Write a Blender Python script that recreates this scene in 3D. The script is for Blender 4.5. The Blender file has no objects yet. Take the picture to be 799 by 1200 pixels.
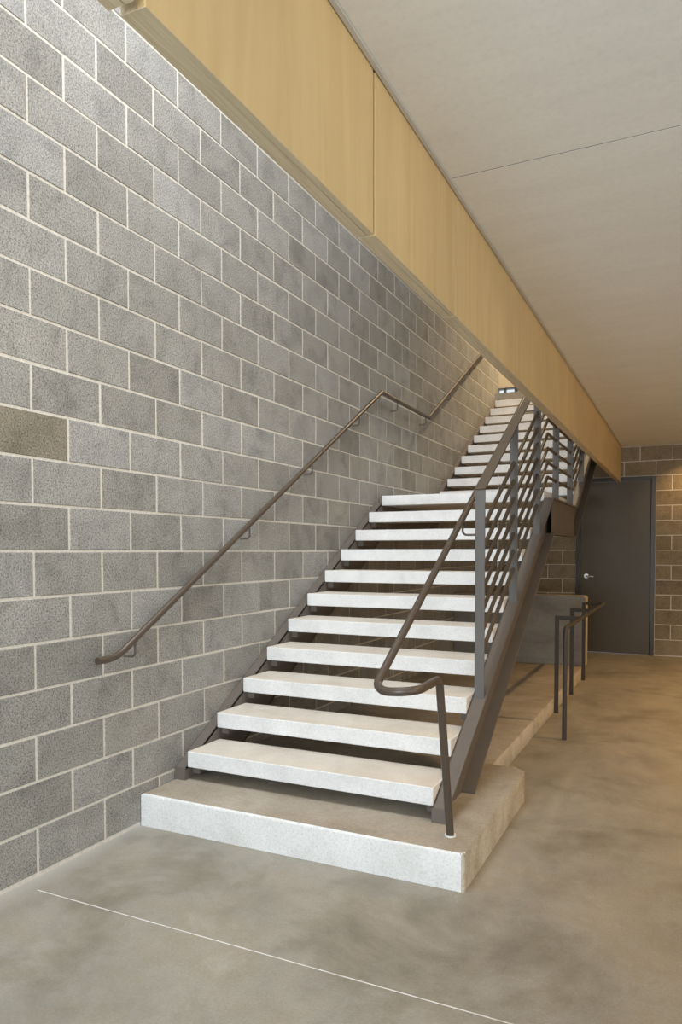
import bpy, bmesh, math, random
from mathutils import Vector, Matrix

random.seed(7)
scene = bpy.context.scene
COL = scene.collection

# ------------------------------------------------------------------ camera
CAM_LOC = Vector((2.5306, 0.0, 1.4145))
YAW, PITCH, ROLL = 0.449012, -0.0329496, -0.00071059
F_PX, PP_Y = 845.981, 673.487
_f = Vector((-math.sin(YAW) * math.cos(PITCH), math.cos(YAW) * math.cos(PITCH), math.sin(PITCH)))
_r = Vector((math.cos(YAW), math.sin(YAW), 0.0))
_u = _r.cross(_f)
CR = _r * math.cos(ROLL) + _u * math.sin(ROLL)
CU = -_r * math.sin(ROLL) + _u * math.cos(ROLL)
CF = _f
cam_data = bpy.data.cameras.new('camera')
cam_data.sensor_fit = 'HORIZONTAL'
cam_data.sensor_width = 36.0
cam_data.lens = F_PX * 36.0 / 799.0
cam_data.shift_x = 0.0
cam_data.shift_y = (PP_Y - 600.0) / 799.0
cam_data.clip_start = 0.05
cam = bpy.data.objects.new('camera', cam_data)
COL.objects.link(cam)
M = Matrix.Identity(4)
for i in range(3):
    M[i][0] = CR[i]; M[i][1] = CU[i]; M[i][2] = -CF[i]; M[i][3] = CAM_LOC[i]
cam.matrix_world = M
scene.camera = cam

def project(p):
    d = Vector(p) - CAM_LOC
    z = d.dot(CF)
    if z < 0.05:
        return None
    return (399.5 + F_PX * d.dot(CR) / z, PP_Y - F_PX * d.dot(CU) / z)

# ------------------------------------------------------------------ world, lights, exposure
world = bpy.data.worlds.new('daylight')
scene.world = world
world.use_nodes = True
bg = world.node_tree.nodes['Background']
bg.inputs['Color'].default_value = (0.86, 0.93, 1.0, 1)
bg.inputs['Strength'].default_value = 0.9

def area(name, loc, target, sx, sy, power, color, spread=180):
    d = bpy.data.lights.new(name, 'AREA')
    d.shape = 'RECTANGLE'; d.size = sx; d.size_y = sy
    d.energy = power; d.color = color; d.spread = math.radians(spread)
    o = bpy.data.objects.new(name, d); COL.objects.link(o)
    o.location = loc
    o.rotation_euler = (Vector(target) - Vector(loc)).to_track_quat('-Z', 'Y').to_euler()
    return o

# daylight through the glazed entrance front behind the camera
area('front_glazing_daylight', (1.75, -2.1, 1.40), (1.7, 4.0, 1.1), 3.3, 2.5, 140, (0.80, 0.91, 1.0))
# added fill light from the right, brightening the bulkhead and left wall
area('side_fill_light', (6.7, 0.4, 1.35), (0.0, 1.6, 1.3), 4.0, 2.4, 75, (1.0, 0.92, 0.78))
# daylight falling down the stair well from the roof glazing
area('roof_glazing_daylight', (0.85, 2.1, 6.35), (0.72, 2.1, 0.0), 1.4, 6.2, 590, (0.94, 0.97, 1.0))

vs = scene.view_settings
vs.view_transform = 'Standard'; vs.look = 'None'; vs.gamma = 1.0
vs.use_curve_mapping = False
vs.exposure = 0.12

# ------------------------------------------------------------------ materials
def new_mat(name):
    m = bpy.data.materials.new(name); m.use_nodes = True
    nt = m.node_tree
    return m, nt, nt.nodes['Principled BSDF']

def nd(nt, typ, **kw):
    n = nt.nodes.new(typ)
    for k, v in kw.items():
        if k in n.inputs.keys():
            n.inputs[k].default_value = v
        else:
            setattr(n, k, v)
    return n

def mix_rgb(nt, a, b, fac, blend='MIX'):
    n = nt.nodes.new('ShaderNodeMix'); n.data_type = 'RGBA'; n.blend_type = blend
    for sock, val in ((n.inputs[0], fac), (n.inputs[6], a), (n.inputs[7], b)):
        if isinstance(val, bpy.types.NodeSocket):
            nt.links.new(val, sock)
        elif isinstance(val, (int, float)):
            sock.default_value = val
        else:
            sock.default_value = (*val, 1)
    return n.outputs[2]

def ramp(nt, src, stops):
    r = nt.nodes.new('ShaderNodeValToRGB')
    el = r.color_ramp.elements
    el[0].position, el[0].color = stops[0][0], (*stops[0][1], 1)
    el[1].position, el[1].color = stops[-1][0], (*stops[-1][1], 1)
    for p, c in stops[1:-1]:
        e = el.new(p); e.color = (*c, 1)
    nt.links.new(src, r.inputs['Fac'])
    return r.outputs['Color']

def noise(nt, vec, scale, detail=4.0, rough=0.55, dist=0.0):
    n = nd(nt, 'ShaderNodeTexNoise')
    n.inputs['Scale'].default_value = scale
    n.inputs['Detail'].default_value = detail
    n.inputs['Roughness'].default_value = rough
    n.inputs['Distortion'].default_value = dist
    nt.links.new(vec, n.inputs['Vector'])
    return n.outputs['Fac']

def mapped(nt, vec, sc):
    mp = nt.nodes.new('ShaderNodeMapping'); mp.inputs['Scale'].default_value = sc
    nt.links.new(vec, mp.inputs['Vector'])
    return mp.outputs['Vector']

def world_pos(nt):
    return nt.nodes.new('ShaderNodeNewGeometry').outputs['Position']

def g(v):
    return (v, v, v)

def bump(nt, bsdf, height, strength, dist):
    b = nt.nodes.new('ShaderNodeBump')
    b.inputs['Strength'].default_value = strength
    b.inputs['Distance'].default_value = dist
    nt.links.new(height, b.inputs['Height'])
    nt.links.new(b.outputs['Normal'], bsdf.inputs['Normal'])

def mathn(nt, op, a, b=None):
    n = nt.nodes.new('ShaderNodeMath'); n.operation = op
    for k, v in enumerate((a, b)):
        if v is None: continue
        if isinstance(v, bpy.types.NodeSocket): nt.links.new(v, n.inputs[k])
        else: n.inputs[k].default_value = v
    return n.outputs[0]

def mat_concrete(name, base, dark, light, rough=0.75, scale=1.6, speck=90.0, speck_amt=0.25, bstr=0.25, stretch=(1, 1, 1), spec=0.3):
    m, nt, b = new_mat(name)
    p = mapped(nt, world_pos(nt), stretch)
    big = noise(nt, p, scale, 6, 0.6, 0.4)
    c = ramp(nt, big, [(0.3, dark), (0.5, base), (0.72, light)])
    fine = noise(nt, world_pos(nt), speck, 3, 0.7)
    fr = ramp(nt, fine, [(0.3, g(1 - speck_amt)), (0.5, g(1.0)), (0.75, g(1 + speck_amt * 0.5))])
    c = mix_rgb(nt, c, fr, 1.0, 'MULTIPLY')
    nt.links.new(c, b.inputs['Base Color'])
    b.inputs['Roughness'].default_value = rough
    b.inputs['Specular IOR Level'].default_value = spec
    bump(nt, b, fine, bstr, 0.003)
    return m

def mat_block(name, axis, u0, z0, tint=None, wall_tone=(0.83, 0.83, 0.825)):
    """Grey split aggregate masonry unit; every unit gets its own shade from its row and column."""
    m, nt, b = new_mat(name)
    pos = world_pos(nt)
    sep = nt.nodes.new('ShaderNodeSeparateXYZ'); nt.links.new(pos, sep.inputs[0])
    u = mathn(nt, 'SUBTRACT', sep.outputs[axis], u0)
    w = mathn(nt, 'SUBTRACT', sep.outputs[2], z0)
    row = mathn(nt, 'FLOOR', mathn(nt, 'DIVIDE', w, 0.2))
    par = mathn(nt, 'FLOORED_MODULO', row, 2.0)
    col = mathn(nt, 'FLOOR', mathn(nt, 'DIVIDE', mathn(nt, 'SUBTRACT', u, mathn(nt, 'MULTIPLY', par, 0.2)), 0.4))
    cmb = nt.nodes.new('ShaderNodeCombineXYZ')
    nt.links.new(row, cmb.inputs[0]); nt.links.new(col, cmb.inputs[1])
    wn = nt.nodes.new('ShaderNodeTexWhiteNoise'); wn.noise_dimensions = '3D'
    nt.links.new(cmb.outputs[0], wn.inputs['Vector'])
    shade = ramp(nt, wn.outputs['Value'], [(0.0, (0.305, 0.294, 0.272)), (0.3, (0.345, 0.335, 0.312)), (0.6, (0.370, 0.361, 0.340)), (0.85, (0.402, 0.397, 0.384)), (1.0, (0.37, 0.352, 0.315))])
    if tint:
        shade = mix_rgb(nt, shade, tint, 0.75)
    shade = mix_rgb(nt, shade, wall_tone, 1.0, 'MULTIPLY')
    # cloudy stains that differ from unit to unit
    off = nt.nodes.new('ShaderNodeVectorMath'); off.operation = 'MULTIPLY_ADD'
    nt.links.new(wn.outputs['Color'], off.inputs[0]); off.inputs[1].default_value = (9, 9, 9)
    nt.links.new(pos, off.inputs[2])
    st = noise(nt, off.outputs[0], 5.5, 5, 0.6, 0.6)
    c = mix_rgb(nt, shade, ramp(nt, st, [(0.28, g(0.74)), (0.5, g(1.0)), (0.75, g(1.14))]), 1.0, 'MULTIPLY')
    # open aggregate texture
    fine = noise(nt, pos, 135, 3, 0.65)
    c = mix_rgb(nt, c, ramp(nt, fine, [(0.34, g(0.42)), (0.48, g(0.97)), (0.66, g(1.32))]), 1.0, 'MULTIPLY')
    # chalky lime bloom in a few places
    bl = noise(nt, mapped(nt, pos, (1, 1, 2.2)), 1.7, 6, 0.75)
    blf = ramp(nt, bl, [(0.66, g(0)), (0.76, g(0.55))])
    c = mix_rgb(nt, c, (0.66, 0.64, 0.60), blf)
    nt.links.new(c, b.inputs['Base Color'])
    b.inputs['Roughness'].default_value = 0.9
    b.inputs['Specular IOR Level'].default_value = 0.2
    bump(nt, b, fine, 0.5, 0.004)
    return m

def mat_mortar():
    m, nt, b = new_mat('mortar')
    p = world_pos(nt)
    f = noise(nt, p, 60, 3, 0.6)
    nt.links.new(ramp(nt, f, [(0.3, (0.53, 0.50, 0.44)), (0.7, (0.67, 0.64, 0.58))]), b.inputs['Base Color'])
    b.inputs['Roughness'].default_value = 0.95
    return m

def mat_paint(name, col, rough=0.45, metallic=0.0, spec=0.5):
    m, nt, b = new_mat(name)
    p = world_pos(nt)
    f = noise(nt, p, 9, 5, 0.6)
    c = mix_rgb(nt, tuple(x * 0.86 for x in col), tuple(min(1, x * 1.14) for x in col), f)
    nt.links.new(c, b.inputs['Base Color'])
    fr = noise(nt, p, 25, 3, 0.6)
    r = nt.nodes.new('ShaderNodeMapRange')
    r.inputs['To Min'].default_value = rough - 0.07; r.inputs['To Max'].default_value = rough + 0.07
    nt.links.new(fr, r.inputs['Value']); nt.links.new(r.outputs[0], b.inputs['Roughness'])
    b.inputs['Metallic'].default_value = metallic
    b.inputs['Specular IOR Level'].default_value = spec
    return m

def mat_ply(name, a, c_, grain_axis_scale, rough=0.45):
    m, nt, b = new_mat(name)
    p = mapped(nt, world_pos(nt), grain_axis_scale)
    f = noise(nt, p, 6, 6, 0.6, 1.2)
    big = noise(nt, world_pos(nt), 1.3, 3, 0.5)
    col = mix_rgb(nt, a, c_, ramp(nt, f, [(0.3, g(0)), (0.7, g(1))]))
    col = mix_rgb(nt, col, ramp(nt, big, [(0.3, g(0.9)), (0.7, g(1.05))]), 1.0, 'MULTIPLY')
    nt.links.new(col, b.inputs['Base Color'])
    b.inputs['Roughness'].default_value = rough
    b.inputs['Specular IOR Level'].default_value = 0.35
    return m

Y0, Z0 = 2.219, 0.015          # left wall bond origin
XB0 = 2.119                    # back wall bond origin
YB = 10.564                    # back wall face
M_BLK_L = mat_block('grey_block_left', 1, Y0, Z0)
M_BLK_TAN = mat_block('tan_block', 1, Y0, Z0, (0.26, 0.225, 0.155))
M_BLK_B = mat_block('dim_warm_block_back', 0, XB0, Z0, None, (0.76, 0.65, 0.49))  # same block, with the dim warm light at the back tinted into its colour
M_MORTAR = mat_mortar()
M_TREAD = mat_concrete('precast_tread', (0.735, 0.733, 0.725), (0.655, 0.651, 0.64), (0.80, 0.798, 0.79), 0.8, 5.0, 120, 0.14, 0.2)
M_TREADTOP = mat_concrete('warm_lit_tread_top', (0.60, 0.555, 0.485), (0.53, 0.48, 0.41), (0.67, 0.625, 0.56), 0.8, 4.0, 110, 0.16, 0.2)  # beige puts the warm light on the tread tops into the colour
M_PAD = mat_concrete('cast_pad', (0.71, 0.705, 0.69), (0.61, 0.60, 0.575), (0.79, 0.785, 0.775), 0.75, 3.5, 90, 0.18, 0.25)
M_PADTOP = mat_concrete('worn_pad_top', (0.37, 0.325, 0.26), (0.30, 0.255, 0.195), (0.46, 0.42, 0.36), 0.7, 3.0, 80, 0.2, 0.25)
M_PADSIDE = mat_concrete('tan_pad_side', (0.47, 0.43, 0.36), (0.36, 0.32, 0.25), (0.56, 0.52, 0.45), 0.8, 6.0, 70, 0.3, 0.4)  # tan concrete for the faces turned to the right
M_LOW = mat_concrete('board_cast_wall', (0.28, 0.265, 0.235), (0.22, 0.205, 0.185), (0.35, 0.335, 0.30), 0.7, 2.2, 60, 0.18, 0.3, (1, 1, 3))
M_LOWLIT = mat_concrete('low_wall_lit_face', (0.45, 0.40, 0.31), (0.38, 0.33, 0.25), (0.52, 0.47, 0.38), 0.75, 4, 80, 0.15, 0.2)  # lighter tone for top and end faces: the light on them is coloured in
M_STEEL = mat_paint('bronze_painted_steel', (0.140, 0.120, 0.104), 0.62, 0.0, 0.22)
M_STEELD = mat_paint('daylit_painted_steel', (0.140, 0.132, 0.126), 0.6, 0.0, 0.25)  # greyer steel for the posts: cool daylight on their fronts put into the colour
M_RAIL = mat_paint('bronze_tube', (0.095, 0.072, 0.055), 0.36, 0.25)
M_BAR = mat_paint('bronze_bar', (0.10, 0.076, 0.053), 0.55, 0.0, 0.25)
M_DARK = mat_paint('dark_bronze_flat', (0.060, 0.050, 0.042), 0.5, 0.0, 0.3)
M_DOOR = mat_paint('charcoal_door', (0.088, 0.070, 0.041), 0.42)
M_FRAME = mat_paint('charcoal_frame', (0.055, 0.047, 0.034), 0.35)
M_CHROME = mat_paint('satin_steel', (0.86, 0.85, 0.82), 0.35, 1.0)
M_PLY = mat_ply('birch_ply', (0.67, 0.49, 0.24), (0.75, 0.575, 0.305), (1, 1.8, 0.16))
M_PLYEDGE = mat_ply('ply_edge', (0.47, 0.385, 0.25), (0.63, 0.535, 0.37), (14, 0.5, 10), 0.6)
M_CEIL = mat_concrete('ceiling_board', (0.75, 0.755, 0.74), (0.72, 0.725, 0.71), (0.78, 0.785, 0.77), 0.8, 1.5, 40, 0.05, 0.05, (1, 4, 1))
M_TRIMC = mat_paint('grey_edge_bead', (0.52, 0.51, 0.48), 0.5)
M_JOINT = mat_concrete('joint_filler', (0.66, 0.65, 0.62), (0.5, 0.49, 0.46), (0.74, 0.73, 0.71), 0.8, 20, 90, 0.1, 0.1)
M_WHITE = mat_concrete('plaster', (0.62, 0.60, 0.56), (0.60, 0.58, 0.54), (0.64, 0.62, 0.58), 0.9, 1, 40, 0.03, 0.05)
M_TANWALL = mat_concrete('tan_wall', (0.50, 0.44, 0.33), (0.46, 0.40, 0.30), (0.54, 0.48, 0.37), 0.9, 2, 40, 0.08, 0.1)

def mat_floor():
    m, nt, b = new_mat('polished_concrete_floor')
    p = world_pos(nt)
    big = noise(nt, p, 1.5, 8, 0.68, 0.35)
    c = ramp(nt, big, [(0.30, (0.185, 0.166, 0.130)), (0.43, (0.248, 0.225, 0.180)), (0.52, (0.295, 0.275, 0.233)), (0.60, (0.285, 0.254, 0.203)), (0.72, (0.36, 0.34, 0.297))])
    mid = noise(nt, mapped(nt, p, (1, 0.7, 1)), 3.2, 6, 0.65, 0.3)
    c = mix_rgb(nt, c, ramp(nt, mid, [(0.3, g(0.80)), (0.5, g(1.0)), (0.75, g(1.16))]), 1.0, 'MULTIPLY')
    fine = noise(nt, p, 110, 3, 0.6)
    c = mix_rgb(nt, c, ramp(nt, fine, [(0.3, g(0.88)), (0.7, g(1.08))]), 1.0, 'MULTIPLY')
    # cement dust left along the foot of the block wall
    sep = nt.nodes.new('ShaderNodeSeparateXYZ'); nt.links.new(p, sep.inputs[0])
    wob = mathn(nt, 'ADD', sep.outputs[0], mathn(nt, 'MULTIPLY', mathn(nt, 'SUBTRACT', mid, 0.5), 0.16))
    dust = ramp(nt, wob, [(0.0, g(0.6)), (0.11, g(0.0))])
    c = mix_rgb(nt, c, (0.40, 0.39, 0.37), dust)
    nt.links.new(c, b.inputs['Base Color'])
    r = nt.nodes.new('ShaderNodeMapRange')
    r.inputs['To Min'].default_value = 0.42; r.inputs['To Max'].default_value = 0.62
    nt.links.new(mid, r.inputs['Value']); nt.links.new(r.outputs[0], b.inputs['Roughness'])
    b.inputs['Specular IOR Level'].default_value = 0.4
    bump(nt, b, fine, 0.08, 0.002)
    return m
M_FLOOR = mat_floor()

def mat_glass():
    m, nt, b = new_mat('clear_glass')
    b.inputs['Base Color'].default_value = (0.95, 0.98, 0.97, 1)
    b.inputs['Transmission Weight'].default_value = 1.0
    b.inputs['Roughness'].default_value = 0.02
    b.inputs['IOR'].default_value = 1.05
    return m
M_GLASS = mat_glass()

def mat_lamp():
    m, nt, b = new_mat('lamp_lens')
    b.inputs['Emission Color'].default_value = (1.0, 0.80, 0.5, 1)
    b.inputs['Emission Strength'].default_value = 6.0
    return m
M_LAMP = mat_lamp()

# ------------------------------------------------------------------ mesh helpers
def link(name, me, mat, parent=None, mats=None):
    o = bpy.data.objects.new(name, me); COL.objects.link(o)
    if not me.materials:
        for mm in (mats or [mat]):
            me.materials.append(mm)
    if parent is not None:
        o.parent = parent
    return o

def finish(bm, name, smooth=None):
    bmesh.ops.recalc_face_normals(bm, faces=bm.faces)
    me = bpy.data.meshes.new(name); bm.to_mesh(me); bm.free()
    if smooth is not None:
        for p in me.polygons: p.use_smooth = True
        me.set_sharp_from_angle(angle=math.radians(smooth))
    return me

def add_box(bm, lo, hi, bev=0.0, seg=1):
    lo, hi = Vector(lo), Vector(hi)
    vs_ = [bm.verts.new((x, y, z)) for x in (lo.x, hi.x) for y in (lo.y, hi.y) for z in (lo.z, hi.z)]
    q = [(0, 1, 3, 2), (4, 6, 7, 5), (0, 4, 5, 1), (2, 3, 7, 6), (0, 2, 6, 4), (1, 5, 7, 3)]
    fs = [bm.faces.new([vs_[i] for i in f]) for f in q]
    if bev > 0:
        es = set(e for f in fs for e in f.edges)
        bmesh.ops.bevel(bm, geom=list(es), offset=bev, segments=seg, profile=0.5, affect='EDGES')

def box(name, lo, hi, mat, parent=None, bev=0.0, seg=1):
    bm = bmesh.new(); add_box(bm, lo, hi, bev, seg)
    return link(name, finish(bm, name, 40 if bev else None), mat, parent)

def add_prism(bm, poly, axis, a, b, bev=0.0):
    """extrude a 2-D polygon along an axis; poly is in the two other axes, in order"""
    def P(p, t):
        if axis == 0: return (t, p[0], p[1])
        if axis == 1: return (p[0], t, p[1])
        return (p[0], p[1], t)
    A = [bm.verts.new(P(p, a)) for p in poly]; B = [bm.verts.new(P(p, b)) for p in poly]
    fs = [bm.faces.new(A), bm.faces.new(B[::-1])]
    n = len(poly)
    for i in range(n):
        fs.append(bm.faces.new((A[i], A[(i + 1) % n], B[(i + 1) % n], B[i])))
    if bev > 0:
        es = set(e for f in fs for e in f.edges)
        bmesh.ops.bevel(bm, geom=list(es), offset=bev, segments=1, affect='EDGES')

def fillet(pts, rad, n=8):
    pts = [Vector(p) for p in pts]
    out = [pts[0]]
    for i in range(1, len(pts) - 1):
        r = rad[i] if isinstance(rad, (list, tuple)) else rad
        a, b, c = pts[i - 1], pts[i], pts[i + 1]
        u, v = (a - b).normalized(), (c - b).normalized()
        ang = u.angle(v)
        if r <= 0 or ang > math.pi - 1e-3:
            out.append(b); continue
        t = min(r / math.tan(ang / 2), (a - b).length * 0.499, (c - b).length * 0.499)
        r = t * math.tan(ang / 2)
        cen = b + (u + v).normalized() * (r / math.sin(ang / 2))
        s, e = b + u * t - cen, b + v * t - cen
        tot = s.angle(e); ax = s.cross(e).normalized()
        for k in range(n + 1):
            out.append(cen + Matrix.Rotation(tot * k / n, 3, ax) @ s)
    out.append(pts[-1])
    return out

def add_sweep(bm, path, prof, up=(0, 0, 1)):
    """sweep a closed profile (list of (side, up) offsets) along a path with mitred bends"""
    path = [Vector(p) for p in path]; n = len(path); rings = []
    side = None
    for i in range(n):
        d0 = (path[i] - path[i - 1]).normalized() if i > 0 else None
        d1 = (path[i + 1] - path[i]).normalized() if i < n - 1 else None
        t = ((d0 or d1) + (d1 or d0)).normalized()
        d = d1 or d0
        if side is None:
            side = d.cross(Vector(up))
            if side.length < 1e-4: side = d.cross(Vector((0, 1, 0)))
            side.normalize()
        side = (side - t * side.dot(t)).normalized()
        up_ = side.cross(t).normalized()
        # mitre stretch in the bend plane
        st = 1.0; bend = None
        if d0 and d1:
            cs = max(0.3, d0.dot(t)); st = 1.0 / cs
            bend = d1 - d0
            if bend.length > 1e-5: bend.normalize()
            else: bend = None
        ring = []
        for a, b in prof:
            off = side * a + up_ * b
            if bend is not None:
                off += bend * off.dot(bend) * (st - 1)
            ring.append(bm.verts.new(path[i] + off))
        rings.append(ring)
    m = len(prof)
    for i in range(n - 1):
        for k in range(m):
            bm.faces.new((rings[i][k], rings[i][(k + 1) % m], rings[i + 1][(k + 1) % m], rings[i + 1][k]))
    bm.faces.new(rings[0][::-1]); bm.faces.new(rings[-1])

def circ(r, n=14):
    return [(r * math.cos(2 * math.pi * k / n), r * math.sin(2 * math.pi * k / n)) for k in range(n)]

def rect(w, h):
    return [(-w / 2, -h / 2), (w / 2, -h / 2), (w / 2, h / 2), (-w / 2, h / 2)]

def tube(name, path, r, mat, parent=None, n=14):
    bm = bmesh.new(); add_sweep(bm, path, circ(r, n))
    return link(name, finish(bm, name, 50), mat, parent)

def tag(o, label=None, cat=None, group=None, kind=None):
    if label: o['label'] = label
    if cat: o['category'] = cat
    if group: o['group'] = group
    if kind: o['kind'] = kind
    return o

def thing(name, loc, label, cat, group=None):
    o = bpy.data.objects.new(name, None); COL.objects.link(o)
    o.empty_display_size = 0.1
    tag(o, label, cat, group)
    return o            # kept at the world origin so the parts keep their own coordinates

# ------------------------------------------------------------------ the room shell
CEIL = 2.825
FLOOR_Y0, ROOM_X1 = -2.3, 7.0
TOPZ = 6.45
UPZ = 3.66

flo = box('floor', (-0.2, FLOOR_Y0, -0.15), (ROOM_X1, 14.2, 0.0), M_FLOOR); tag(flo, 'polished grey-brown concrete floor', 'floor', kind='structure')
jf = box('joint_filler', (0.10, 2.1225, -0.004), (ROOM_X1 - .1, 2.1270, 0.0006), M_JOINT, flo)
jf['label'] = 'pale sawcut joint line across the floor'

# ---- masonry walls: mortar core with every unit set proud of the joints
def unit_mesh(cache, w, h, axis):
    key = (round(w, 3), round(h, 3), axis)
    if key in cache: return cache[key]
    bm = bmesh.new()
    c, d, dep = 0.0035, 0.0035, 0.03
    hw, hh = w / 2, h / 2
    def P(u, v, n):         # n = proud of the face plane
        return (n, u, v) if axis == 1 else (u, -n, v)
    rings = [[P(-hw, -hh, -dep), P(hw, -hh, -dep), P(hw, hh, -dep), P(-hw, hh, -dep)],
             [P(-hw, -hh, -d), P(hw, -hh, -d), P(hw, hh, -d), P(-hw, hh, -d)],
             [P(-hw + c, -hh + c, 0), P(hw - c, -hh + c, 0), P(hw - c, hh - c, 0), P(-hw + c, hh - c, 0)]]
    V = [[bm.verts.new(p) for p in r] for r in rings]
    for a, b in ((0, 1), (1, 2)):
        for k in range(4):
            bm.faces.new((V[a][k], V[a][(k + 1) % 4], V[b][(k + 1) % 4], V[b][k]))
    bm.faces.new(V[2]); bm.faces.new(V[0][::-1])
    me = finish(bm, 'concrete_block')
    cache[key] = me
    return me

def lay_units(axis, face, u_min, u_max, z_min, z_max, u0, z0, holes=()):
    """running bond; yields (u_a, u_b, z_a, z_b, row, col)"""
    out = []
    row = 0
    while z0 + 0.2 * row < z_max - 0.03:
        za, zb = z0 + 0.2 * row, min(z0 + 0.2 * row + 0.2, z_max)
        if row == 0: za = 0.012
        sh = 0.2 * (row % 2)
        c = math.floor((u_min - u0 - sh) / 0.4) - 1
        while u0 + sh + 0.4 * c < u_max:
            a, b = u0 + sh + 0.4 * c, u0 + sh + 0.4 * c + 0.4
            a, b = max(a, u_min), min(b, u_max)
            spans = [(a, b)]
            for (ha, hb, hz) in holes:
                if za < hz - 0.02:
                    ns = []
                    for s, e in spans:
                        if e <= ha or s >= hb: ns.append((s, e))
                        else:
                            if s < ha: ns.append((s, ha))
                            if e > hb: ns.append((hb, e))
                    spans = ns
            for s, e in spans:
                if e - s > 0.04:
                    out.append((s, e, za, zb, row, c))
            c += 1
        row += 1
    return out

def in_frame_area(axis, face, a, b, za, zb):
    P = []
    for u, z in ((a, za), (b, za), (b, zb), (a, zb)):
        p = project((face, u, z) if axis == 1 else (u, face, z))
        if p is None: return 0.0
        P.append((min(max(p[0], 0), 799), min(max(p[1], 0), 1200)))
    s = 0
    for i in range(4):
        s += P[i][0] * P[(i + 1) % 4][1] - P[(i + 1) % 4][0] * P[i][1]
    return abs(s) / 2

def above_bulkhead(axis, face, a, b, za, zb):
    # hidden behind the plywood bulkhead for the whole unit?
    p = project((face, b, za) if axis == 1 else (b, face, za))
    if p is None: return True
    # bulkhead bottom inner edge runs along x = 1.62, z = 2.348
    e0, e1 = project((1.62, 1.2, 2.348)), project((1.62, 10.4, 2.348))
    t = (p[0] - e0[0]) / (e1[0] - e0[0])
    return p[1] < e0[1] + t * (e1[1] - e0[1])

def masonry(parent, axis, face, units, mat, special=None, limit=300, hide=None):
    cache = {}
    scored = sorted(units, key=lambda q: -(0 if (hide and hide(axis, face, *q[:4])) else in_frame_area(axis, face, *q[:4])))
    singles, rest = [], []
    for q in scored:
        vis = 0 if (hide and hide(axis, face, *q[:4])) else in_frame_area(axis, face, *q[:4])
        (singles if vis > 25 and len(singles) < limit else rest).append(q)
    G = 0.0045
    for (a, b, za, zb, row, c) in singles:
        w, h = b - a - 2 * G, zb - za - 2 * G
        sp = special.get((row, c)) if special else None
        me = unit_mesh(cache if not sp else {}, w, h, axis)
        o = link('concrete_block', me, sp or mat, parent)
        # laid by hand: each sits a hair in or out and off level
        dp = random.uniform(-0.0012, 0.0008)
        u = (a + b) / 2 + random.uniform(-0.0012, 0.0012); z = (za + zb) / 2 + random.uniform(-0.001, 0.001)
        o.location = (face + dp, u, z) if axis == 1 else (u, face - dp, z)
    if rest:
        bm = bmesh.new()
        for (a, b, za, zb, row, c) in rest:
            me = unit_mesh(cache, b - a - 2 * G, zb - za - 2 * G, axis)
            n0 = len(bm.verts)
            bm.from_mesh(me); bm.verts.ensure_lookup_table()
            u, z = (a + b) / 2, (za + zb) / 2
            v = Vector((face, u, z)) if axis == 1 else Vector((u, face, z))
            for i in range(n0, len(bm.verts)): bm.verts[i].co += v
        me = bpy.data.meshes.new('far_concrete_blocks'); bm.to_mesh(me); bm.free()
        o = link('far_concrete_blocks', me, mat, parent); o['kind'] = 'stuff'
        me.materials.clear(); me.materials.append(mat)

WL_END = 10.557
wall_left = box('wall_left', (-0.20, FLOOR_Y0, 0.0), (-0.0025, WL_END, TOPZ), M_MORTAR)
tag(wall_left, 'grey concrete block wall with pale mortar joints beside the stair', 'wall', kind='structure')
unitsL = lay_units(1, 0.0, FLOOR_Y0, WL_END, 0, TOPZ - .1, Y0, Z0)
# the one tan unit in the lower left of the wall
masonry(wall_left, 1, 0.0, unitsL, M_BLK_L, special={(9, -1): M_BLK_TAN}, hide=above_bulkhead)

DX0, DX1, DZ = 1.102, 2.119, 2.415          # door opening in the back wall
bmw = bmesh.new()
add_box(bmw, (0.0, YB + 0.0025, 0.0), (DX0, YB + 0.19, UPZ - 0.2))
add_box(bmw, (DX1, YB + 0.0025, 0.0), (ROOM_X1, YB + 0.19, UPZ - 0.2))
add_box(bmw, (DX0, YB + 0.0025, DZ), (DX1, YB + 0.19, UPZ - 0.2))
wall_back = link('wall_back', finish(bmw, 'wall_back'), M_MORTAR)
tag(wall_back, 'grey concrete block wall around the dark door', 'wall', kind='structure')
unitsB = lay_units(0, YB, 0.0, ROOM_X1, 0, UPZ - 0.21, XB0, Z0 + 0.006, holes=[(DX0, DX1, DZ)])
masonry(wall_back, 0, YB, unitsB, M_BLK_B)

# ---- ceiling boards right of the stair well
bm = bmesh.new(); add_box(bm, (1.69, FLOOR_Y0, CEIL + 0.045), (ROOM_X1, YB, CEIL + 0.08)); add_box(bm, (1.69, FLOOR_Y0 - .03, CEIL - .005), (ROOM_X1, FLOOR_Y0 - .001, CEIL + .08))  # unseen end strip added to stop light leaking into the ceiling void
ceiling = link('ceiling', finish(bm, 'ceiling'), M_FRAME)
tag(ceiling, 'pale grey board ceiling', 'ceiling', kind='structure')
JY = 2.692
ys = [FLOOR_Y0, JY - 3.0, JY, JY + 8.0]
for a, b in zip(ys[:-1], ys[1:]):
    box('ceiling_board', (1.6995, a + 0.003, CEIL), (ROOM_X1, min(b, YB) - 0.003, CEIL + 0.0125), M_CEIL, ceiling)
box('joint_shade_strip', (1.70, JY - .0030, CEIL + .0012), (ROOM_X1 - .01, JY + .0030, CEIL + .012), M_FRAME, ceiling)  # dark strip added for the shade in the open joint between boards
et = box('edge_bead', (1.6815, FLOOR_Y0, CEIL - 0.006), (1.699, YB - 0.003, CEIL + 0.0115), M_TRIMC, ceiling, 0.002)

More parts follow.
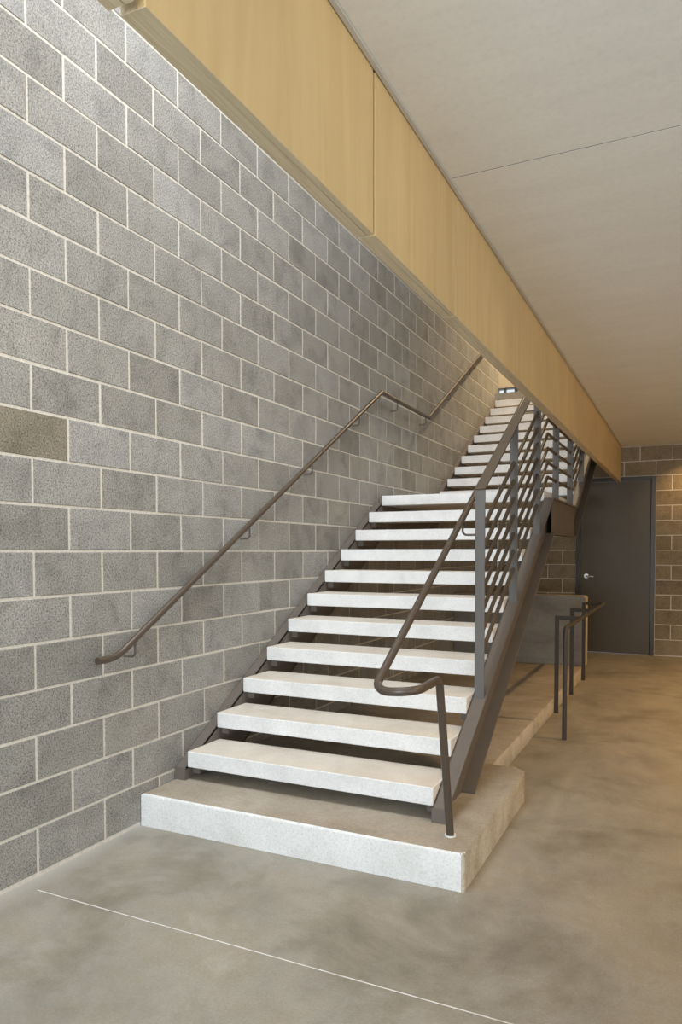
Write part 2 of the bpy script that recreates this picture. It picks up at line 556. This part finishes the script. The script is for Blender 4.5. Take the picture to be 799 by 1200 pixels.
# ---- right wall, upper storey shell
wr = box('wall_right', (ROOM_X1, FLOOR_Y0, 0), (ROOM_X1 + .15, YB, TOPZ), M_WHITE); tag(wr, 'plain pale side wall', 'wall', kind='structure')
roof = bmesh.new()
add_box(roof, (-0.2, FLOOR_Y0, TOPZ), (0.15, 14.2, TOPZ + .15)); add_box(roof, (1.6, FLOOR_Y0, TOPZ), (ROOM_X1, 14.2, TOPZ + .15))
add_box(roof, (0.15, 5.4, TOPZ), (1.6, 14.2, TOPZ + .15)); add_box(roof, (0.15, FLOOR_Y0, TOPZ), (1.6, -1.2, TOPZ + .15))
add_box(roof, (-3.0, WL_END - .1, TOPZ), (-0.2, 14.2, TOPZ + .15))
ru = link('ceiling_upper', finish(roof, 'ceiling_upper'), M_WHITE); tag(ru, 'upper storey ceiling with roof glazing over the stair', 'ceiling', kind='structure')
fb = bmesh.new()
add_box(fb, (-3.0, YB + .2, UPZ - .16), (ROOM_X1, 14.0, UPZ)); add_box(fb, (0.002, 10.32, UPZ - .16), (1.60, YB + .2, UPZ))
add_box(fb, (1.66, FLOOR_Y0, CEIL + .95), (ROOM_X1, YB + .2, UPZ + .15))
fu = link('floor_upper', finish(fb, 'floor_upper'), M_FLOOR); tag(fu, 'upper storey concrete floor at the head of the stair', 'floor', kind='structure')
wur = box('wall_upper_right', (4.6, FLOOR_Y0, UPZ - .02), (4.72, 14.0, TOPZ), M_WHITE); tag(wur, 'plain pale upper storey wall', 'wall', kind='structure')
# far wall upstairs with a small window
WX0, WX1, WZ0, WZ1 = -0.85, -0.45, 4.385, 4.545
WY = 14.0
wb = bmesh.new()
add_box(wb, (-3.0, WY, UPZ - .2), (WX0, WY + .18, TOPZ)); add_box(wb, (WX1, WY, UPZ - .2), (4.7, WY + .18, TOPZ))
add_box(wb, (WX0, WY, UPZ - .2), (WX1, WY + .18, WZ0)); add_box(wb, (WX0, WY, WZ1), (WX1, WY + .18, TOPZ))
wu = link('wall_upper_back', finish(wb, 'wall_upper_back'), M_TANWALL); tag(wu, 'tan upper storey wall with a small bright window', 'wall', kind='structure')
win = bpy.data.objects.new('window_1', None); COL.objects.link(win); tag(win, 'small bright window high beyond the stair head', 'window', kind='structure')
fb = bmesh.new()
add_box(fb, (WX0, WY - .03, WZ1 - .02), (WX1, WY + .06, WZ1)); add_box(fb, (WX0, WY - .03, WZ0), (WX1, WY + .06, WZ0 + .015))
add_box(fb, (WX0, WY - .03, WZ0), (WX0 + .015, WY + .06, WZ1)); add_box(fb, (WX1 - .07, WY - .03, WZ0), (WX1, WY + .06, WZ1))
add_box(fb, (WX0 + .13, WY - .03, WZ0), (WX0 + .165, WY + .06, WZ1))
link('window_frame', finish(fb, 'window_frame'), M_FRAME, win)
box('pane', (WX0 + .015, WY + .02, WZ0 + .015), (WX0 + .13, WY + .026, WZ1 - .02), M_GLASS, win)
box('pane', (WX0 + .165, WY + .02, WZ0 + .015), (WX1 - .07, WY + .026, WZ1 - .02), M_GLASS, win)
wul = box('wall_upper_left', (-3.1, WL_END, UPZ - .2), (-3.0, 14.0, TOPZ), M_TANWALL); tag(wul, 'plain upper storey side wall', 'wall', kind='structure')

# ------------------------------------------------------------------ door in the back wall
door = bpy.data.objects.new('door_1', None); COL.objects.link(door)
tag(door, 'dark charcoal metal door in a matching frame', 'door', kind='structure')
fw = 0.055
fb = bmesh.new()
prof = [(YB - .012, 0), (YB + .10, 0)]
add_box(fb, (DX0, YB - .014, 0.0), (DX0 + fw, YB + .14, DZ), .004)
add_box(fb, (DX1 - fw, YB - .014, 0.0), (DX1, YB + .14, DZ), .004)
add_box(fb, (DX0 + fw, YB - .014, DZ - fw), (DX1 - fw, YB + .14, DZ), .004)
link('door_frame', finish(fb, 'door_frame', 40), M_FRAME, door)
sb = bmesh.new()
add_box(sb, (DX0 + fw, YB + .045, 0), (DX0 + fw + .016, YB + .075, DZ - fw)); add_box(sb, (DX1 - fw - .016, YB + .045, 0), (DX1 - fw, YB + .075, DZ - fw))
link('door_stop', finish(sb, 'door_stop'), M_FRAME, door)
leaf = box('door_leaf', (DX0 + fw + .003, YB + .002, 0.008), (DX1 - fw - .003, YB + .043, DZ - fw - .003), M_DOOR, door, .002)
lev = bmesh.new()
LX, LZ = 1.243, 1.062
add_sweep(lev, [(LX, YB + .003, LZ), (LX, YB - .010, LZ)], circ(.032, 20))
add_sweep(lev, [(LX, YB - .008, LZ), (LX, YB - .034, LZ)], circ(.013, 16))
lv = link('lever_handle', finish(lev, 'lever_handle', 45), M_CHROME, leaf); lv['label'] = 'satin steel lever handle with round rose'
tube('lever', fillet([(LX, YB - .030, LZ), (LX, YB - .052, LZ), (LX + .10, YB - .052, LZ - .006)], .018), .0105, M_CHROME, lv)
hb = bmesh.new()
for hz in (0.25, 1.2, 2.1):
    add_sweep(hb, [(DX1 - fw - .002, YB - .006, hz - .05), (DX1 - fw - .002, YB - .006, hz + .05)], circ(.007, 10), up=(0, 1, 0))
    break
hb.free()

# ------------------------------------------------------------------ plywood bulkhead along the stair well
BX0, BX1, BZ = 1.624, 1.680, 2.347
bulk = thing('plywood_bulkhead', (1.65, 5, BZ), 'long birch plywood bulkhead hanging from the ceiling above the stair', 'bulkhead')
pj_ = [FLOOR_Y0, -1.4, -0.2, 0.982, 1.992, 2.812, 3.955, 5.16, 6.40, 7.62, 8.84, YB - .004]
for i, (a, b) in enumerate(zip(pj_[:-1], pj_[1:])):
    gap = 0.004
    ga = 0.014 if abs(a - 0.982) < 1e-6 else gap
    gb = 0.014 if abs(b - 0.982) < 1e-6 else gap
    if abs(a - 1.992) < 1e-6: ga = .007
    if abs(b - 1.992) < 1e-6: gb = .007
    dz = -0.012 if i == 2 else random.uniform(-.0015, .0015)
    bm = bmesh.new(); add_box(bm, (BX1 - .019, a + ga, BZ + dz), (BX1, b - gb, CEIL - .003), .0012)
    o = link('plywood_panel', finish(bm, 'plywood_panel'), M_PLY, bulk, mats=[M_PLY, M_PLYEDGE])
    for p in o.data.polygons:
        if abs(p.normal.z) > .5: p.material_index = 1
    box('soffit_strip', (BX0, a + ga, BZ + dz + .001), (BX1 - .0195, b - gb, BZ + dz + .06), M_PLYEDGE, bulk, .0012)
box('backing_frame', (BX0 + .002, FLOOR_Y0, BZ + .055), (BX1 - .022, YB - .006, CEIL + .9), M_PLY, bulk)

# ------------------------------------------------------------------ concrete pad, kerb slab, low wall
PADZ = 0.165
padm = bmesh.new()
def rr(x0, x1, y0, y1, r_front, r_back, n=6):
    pts = [(x0, y0)]
    for k in range(n + 1):
        a = -math.pi / 2 + (math.pi / 2) * k / n
        pts.append((x1 - r_front + r_front * math.cos(a), y0 + r_front + r_front * math.sin(a)))
    for k in range(n + 1):
        a = (math.pi / 2) * k / n
        pts.append((x1 - r_back + r_back * math.cos(a), y1 - r_back + r_back * math.sin(a)))
    pts.append((x0, y1))
    return pts
PADP = rr(0.004, 1.712, 2.868, 4.160, 0.018, 0.085)
add_prism(padm, PADP, 2, 0.0, PADZ)
padm.edges.ensure_lookup_table()
tope = [e for e in padm.edges if all(abs(v.co.z - PADZ) < 1e-6 for v in e.verts)]
bmesh.ops.bevel(padm, geom=tope, offset=0.014, segments=3, profile=0.6, affect='EDGES')
me = finish(padm, 'concrete_pad', 35)
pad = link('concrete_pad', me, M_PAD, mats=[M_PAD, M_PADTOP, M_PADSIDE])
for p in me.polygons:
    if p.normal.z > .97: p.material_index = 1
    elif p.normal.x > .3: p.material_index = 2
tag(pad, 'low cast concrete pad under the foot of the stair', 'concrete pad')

SLZ = 0.128
bm = bmesh.new(); add_box(bm, (0.004, 4.164, 0.0), (1.486, 8.56, SLZ), .008, 2)
me = finish(bm, 'kerb_slab', 40)
slab = link('kerb_slab', me, M_PADTOP, mats=[M_PADTOP, M_PADSIDE])
for p in me.polygons:
    if p.normal.x > .3: p.material_index = 1
tag(slab, 'low concrete slab with raised edge running under the stair', 'concrete slab')

lw = bmesh.new()
LW0, LW1, LWX, LWT = 8.352, 8.55, 1.508, 0.912
rc = .03
pts = [(0.006, SLZ), (1.486, SLZ)]
pts = [(0.006, SLZ + .001), (LWX, SLZ + .001)]
for k in range(6):
    a = (math.pi / 2) * k / 5
    pts.append((LWX - rc + rc * math.cos(a), LWT - rc + rc * math.sin(a)))
pts.append((0.006, LWT))
add_prism(lw, pts, 1, LW0, LW1, .006)
me = finish(lw, 'low_concrete_wall', 35)
low = link('low_concrete_wall', me, M_LOW, mats=[M_LOW, M_LOWLIT])
for p in me.polygons:
    if abs(p.normal.y) < .9: p.material_index = 1
tag(low, 'low grey cast concrete wall behind the stair, in front of the door', 'low wall')

# ------------------------------------------------------------------ staircase
stair = thing('staircase', (0.75, 3.16, 0), 'steel staircase with open risers and pale concrete treads', 'staircase')
TX0, TX1 = 0.074, 1.479
RISE, GOING = 0.1582, 0.2760
TY, TZ = 3.161, 0.319
TH = 0.086
LANDZ = TZ + 10 * RISE
UY, UZ_, URISE, UGO = 7.578, 2.061, 0.1598, 0.2738
ZL_T = lambda y: 0.236 + 0.5765 * (y - 3.158)
ZU_T = lambda y: 1.838 + 0.578 * (y - 7.30)
LB_T, LB_B = 1.838, 1.545
YT1, YT2 = 3.158 + (LB_T - 0.236) / 0.5765, 7.30
def ZL_B(y): return 0.165 + 0.583 * (y - 3.600)
YBm1 = 3.600 + (LB_B - 0.165) / 0.583
YBm2 = 7.27
UEND = 10.312
def ZU_B(y): return LB_B + 0.566 * (y - YBm2)
# outline of the whole side in y-z, then channels from web + flanges
TOPL = [(3.150, ZL_T(3.150)), (YT1, LB_T), (YT2, LB_T), (UEND, ZU_T(UEND))]
BOTL = [(3.600, PADZ), (YBm1, LB_B), (YBm2, LB_B), (UEND, ZU_B(UEND))]

def stringer(xa_web, xb_web, xa_f, xb_f, nm='stringer'):
    segs = [(TOPL[0], TOPL[1], BOTL[1], BOTL[0]), (TOPL[1], TOPL[2], BOTL[2], BOTL[1]), (TOPL[2], TOPL[3], BOTL[3], BOTL[2])]
    names = ['stringer', 'landing_beam', 'stringer']
    for k, (a, b, c, d) in enumerate(segs):
        bm = bmesh.new()
        poly = [a, b, c, d] if k else [a, b, c, d, (3.150, PADZ)]
        # web
        add_prism(bm, poly, 0, xa_web, xb_web)
        # flanges, 12 mm thick
        t = 0.013
        add_prism(bm, [a, b, (b[0], b[1] - t), (a[0], a[1] - t)], 0, xa_f, xb_f)
        add_prism(bm, [d, c, (c[0], c[1] + t), (d[0], d[1] + t)], 0, xa_f, xb_f)
        if k == 0:   # closing plate at the foot
            add_box(bm, (xa_f - .0006, 3.138, PADZ), (xb_f + .0006, 3.1495, a[1] - .001))
        link(names[k], finish(bm, names[k]), M_STEEL, stair)
stringer(0.0665, 0.0735, 0.006, 0.0735)         # along the wall, toes to the wall
stringer(1.4800, 1.4880, 1.4800, 1.5560)        # open side, toes outwards

box('cover_plate', (1.530, 5.955, LB_B + .013), (1.536, 7.20, LB_T - .013), M_STEEL, stair)
bm = bmesh.new(); add_box(bm, (TX0 + .0005, -.0, -TH), (TX1 - .0005, 0.303, 0.0), .003, 1)
tread_me = finish(bm, 'tread', 35)
tread_me.materials.append(M_TREAD); tread_me.materials.append(M_TREADTOP)
for p in tread_me.polygons:
    if p.normal.z > .9: p.material_index = 1
lower = []
for k in range(10):
    o = link('tread', tread_me, M_TREAD, stair); o.location = (0, TY + GOING * k, TZ + RISE * k)
    lower.append(o)
for k in range(10):
    o = link('tread', tread_me, M_TREAD, stair); o.location = (0, UY + UGO * k, UZ_ + URISE * k)
box('landing_slab', (TX0 + .0005, TY + GOING * 10, LANDZ - TH), (TX1 - .0005, UY + .28, LANDZ), M_TREAD, stair, .006, 2)
# small angle cleats that carry each tread on the stringer webs
bm = bmesh.new(); add_box(bm, (0, .05, -TH - .045), (.045, .25, -TH - .001)); cle = finish(bm, 'tread_cleat')
for k in range(10):
    for x in (TX0 + .0005, TX1 - .0455):
        o = link('tread_cleat', cle, M_STEEL, lower[k]); o.location = (x, 0, 0)

# ------------------------------------------------------------------ guard on the open side
guard = thing('guard_railing', (1.52, 3.82, .6), 'brown steel guard with sloping bars along the open side of the stair', 'railing')
GX = 1.518
def guard_line(off):
    # the top lines of the stringers raised by off, with kinks over the landing
    z1 = LB_T - 0.053 + off
    ya = 3.158 + (z1 - off - 0.236) / 0.5765
    yb = 7.30 + (z1 - off - 1.838) / 0.578
    return [(3.83, ZL_T(3.83) + off), (ya, z1), (yb, z1), (10.25, ZU_T(10.25) + off)]
posts = [3.826, 4.640, 5.415, 6.236, 7.035, 7.80, 8.58, 9.36, 10.14]
TOPOFF = 1.125
def base_z(y):
    if y < YT1: return ZL_T(y)
    if y < YT2: return LB_T
    return ZU_T(y)
def top_z(y):
    L = guard_line(TOPOFF)
    for (a, za), (b, zb) in zip(L[:-1], L[1:]):
        if a - .05 <= y <= b: return za + (zb - za) * (y - a) / (b - a)
    return L[-1][1]
for y in posts:
    s = 0.5765 if (y < YT1 or y > YT2) else 0.0
    t = 0.012
    b0, b1 = base_z(y - t / 2), base_z(y + t / 2)
    bm = bmesh.new()
    add_prism(bm, [(y - t / 2, b0), (y + t / 2, b1), (y + t / 2, top_z(y + t / 2) - .004), (y - t / 2, top_z(y - t / 2) - .004)], 0, GX - .026, GX + .026, .001)
    link('post', finish(bm, 'post'), M_STEELD, guard)
for k in range(7):
    L = guard_line(0.21 + 0.1125 * k)
    bm = bmesh.new(); add_sweep(bm, [(GX, y, z) for y, z in L], circ(.0122, 10))
    link('bar', finish(bm, 'bar', 50), M_BAR, guard)
bm = bmesh.new(); L = guard_line(TOPOFF)
add_sweep(bm, [(GX, 3.82, ZL_T(3.82) + TOPOFF)] + [(GX, y, z) for y, z in L[1:]], rect(.052, .010))
link('top_rail', finish(bm, 'top_rail'), M_BAR, guard)

# ------------------------------------------------------------------ tubular handrail inside the guard
HR = 0.0172
hand = thing('stair_handrail', (1.6, 3.02, PADZ), 'bronze tubular handrail looping round at the foot of the stair', 'handrail')
HX = 1.425
hz = lambda y: 1.700 + 0.590 * (y - 3.996)
path = [(1.604, 3.0245, PADZ + .006), (1.604, 2.862, 0.882), (1.604, 2.56, 0.880), (HX + .004, 2.575, 0.868), (HX, 2.70, hz(2.70)), (HX, 5.90, hz(5.90)), (HX, 7.20, hz(5.90)), (HX, 10.2, hz(5.90) + .575 * 3.0)]
tube('rail', fillet(path, [0, .045, .085, .085, .30, .0, 0, 0], 10), HR, M_RAIL, hand, 18)
bm = bmesh.new(); add_sweep(bm, [(1.604, 3.0265, PADZ), (1.604, 3.0265, PADZ + .006)], circ(.025, 18))
link('grout_collar', finish(bm, 'grout_collar'), M_TREAD, hand)
def hz_all(y):
    if y < 5.9: return hz(y)
    if y < 7.2: return hz(5.9)
    return hz(5.9) + .575 * (y - 7.2)
for y in posts[:8]:
    yy = y - .012
    z = hz_all(yy) - HR * 1.0
    tube('bracket', fillet([(HX, yy, z), (HX, yy, z - .075), (GX - .024, yy, z - .075)], .022, 6), .006, M_STEEL, hand, 8)

# ------------------------------------------------------------------ handrail on the block wall
wh = thing('wall_handrail', (0.07, 2.5, 0.9), 'bronze tubular handrail fixed along the block wall', 'handrail')
WX = 0.070
wz = lambda y: 0.951 + 0.5772 * (y - 2.712)
YK = 5.936
zk = wz(YK)
uz = lambda y: zk - .012 + 0.560 * (y - 7.215)
path = [(WX, 2.508, .905), (WX, 2.63, .905), (WX, YK, zk), (WX, 7.215, zk - .012), (WX, 10.3, uz(10.3))]
tube('rail', fillet(path, [0, .22, 0, 0, 0], 8), HR, M_RAIL, wh, 18)
for y in (2.762, 3.80, 4.63, 5.46, 6.32, 7.12, 7.95, 8.78, 9.6):
    z = (wz(y) if y < YK else (zk - .008 if y < 7.215 else uz(y))) - HR
    o = tube('bracket', fillet([(WX, y, z + .004), (WX, y, z - .070), (0.0, y, z - .070)], .022, 6), .006, M_STEEL, wh, 8)

# ------------------------------------------------------------------ low rail by the slab edge
lr = thing('floor_handrail', (1.6, 6, 0), 'low dark tubular rail on three flat posts beside the concrete slab', 'handrail')
LRX, LRZ = 1.708, 0.838
tube('rail', fillet([(LRX, 5.555, 0.0), (LRX, 5.555, LRZ), (LRX, 8.30, LRZ), (1.52, 8.30, LRZ)], [0, .06, .05, 0], 8), .0172, M_DARK, lr, 16)
for y in (6.44, 7.335, 8.22):
    bm = bmesh.new()
    add_box(bm, (1.489, y - .006, 0.0), (1.525, y + .006, 0.852), .001)
    link('post', finish(bm, 'post'), M_DARK, lr)
    if y < 8: box('arm', (1.525, y - .006, 0.818), (LRX - .006, y + .006, 0.852), M_DARK, lr, .001)

# ------------------------------------------------------------------ recessed warm downlights in the low ceiling
def downlight(x, y, power, CEIL=CEIL, color=(1.0, 0.62, 0.27), spot=125, blend=0.7, label='small round recessed downlight in the lobby ceiling'):
    t = thing('recessed_downlight', (x, y, CEIL), label, 'downlight', 'lobby downlights' if CEIL < 4 else 'upper storey downlights')
    bm = bmesh.new()
    n = 20
    r0, r1 = .045, .058
    for k in range(n):
        a0, a1 = 2 * math.pi * k / n, 2 * math.pi * (k + 1) / n
        q = []
        for r, z in ((r0, CEIL + .001), (r0, CEIL - .004), (r1, CEIL - .004), (r1, CEIL)):
            q.append([(x + r * math.cos(a), y + r * math.sin(a), z) for a in (a0, a1)])
        for i in range(3):
            bm.faces.new([bm.verts.new(p) for p in (q[i][0], q[i][1], q[i + 1][1], q[i + 1][0])])
    bmesh.ops.remove_doubles(bm, verts=bm.verts, dist=1e-5)
    link('trim_ring', finish(bm, 'trim_ring'), M_TRIMC, t)
    bm = bmesh.new(); add_sweep(bm, [(x, y, CEIL - .0005), (x, y, CEIL - .002)], circ(.044, 20), up=(0, 1, 0))
    link('lens', finish(bm, 'lens'), M_LAMP, t)
    d = bpy.data.lights.new('downlight_beam', 'SPOT'); d.energy = power; d.color = color
    d.spot_size = math.radians(spot); d.spot_blend = blend; d.shadow_soft_size = .05
    o = bpy.data.objects.new('downlight_beam', d); COL.objects.link(o); o.location = (x, y, CEIL - .02); o.parent = t
for (x, y, p) in ((2.62, 10.20, 40), (3.5, 8.2, 165), (3.5, 5.6, 165), (3.5, 3.0, 90), (5.6, 8.6, 300), (5.6, 5.8, 300)):
    downlight(x, y, p)
for (x, y, p) in ((1.15, 10.2, 680), (-0.4, 13.0, 260)):
    downlight(x, y, p, TOPZ, (1.0, 0.74, 0.42), label='small round recessed downlight in the upper storey ceiling')
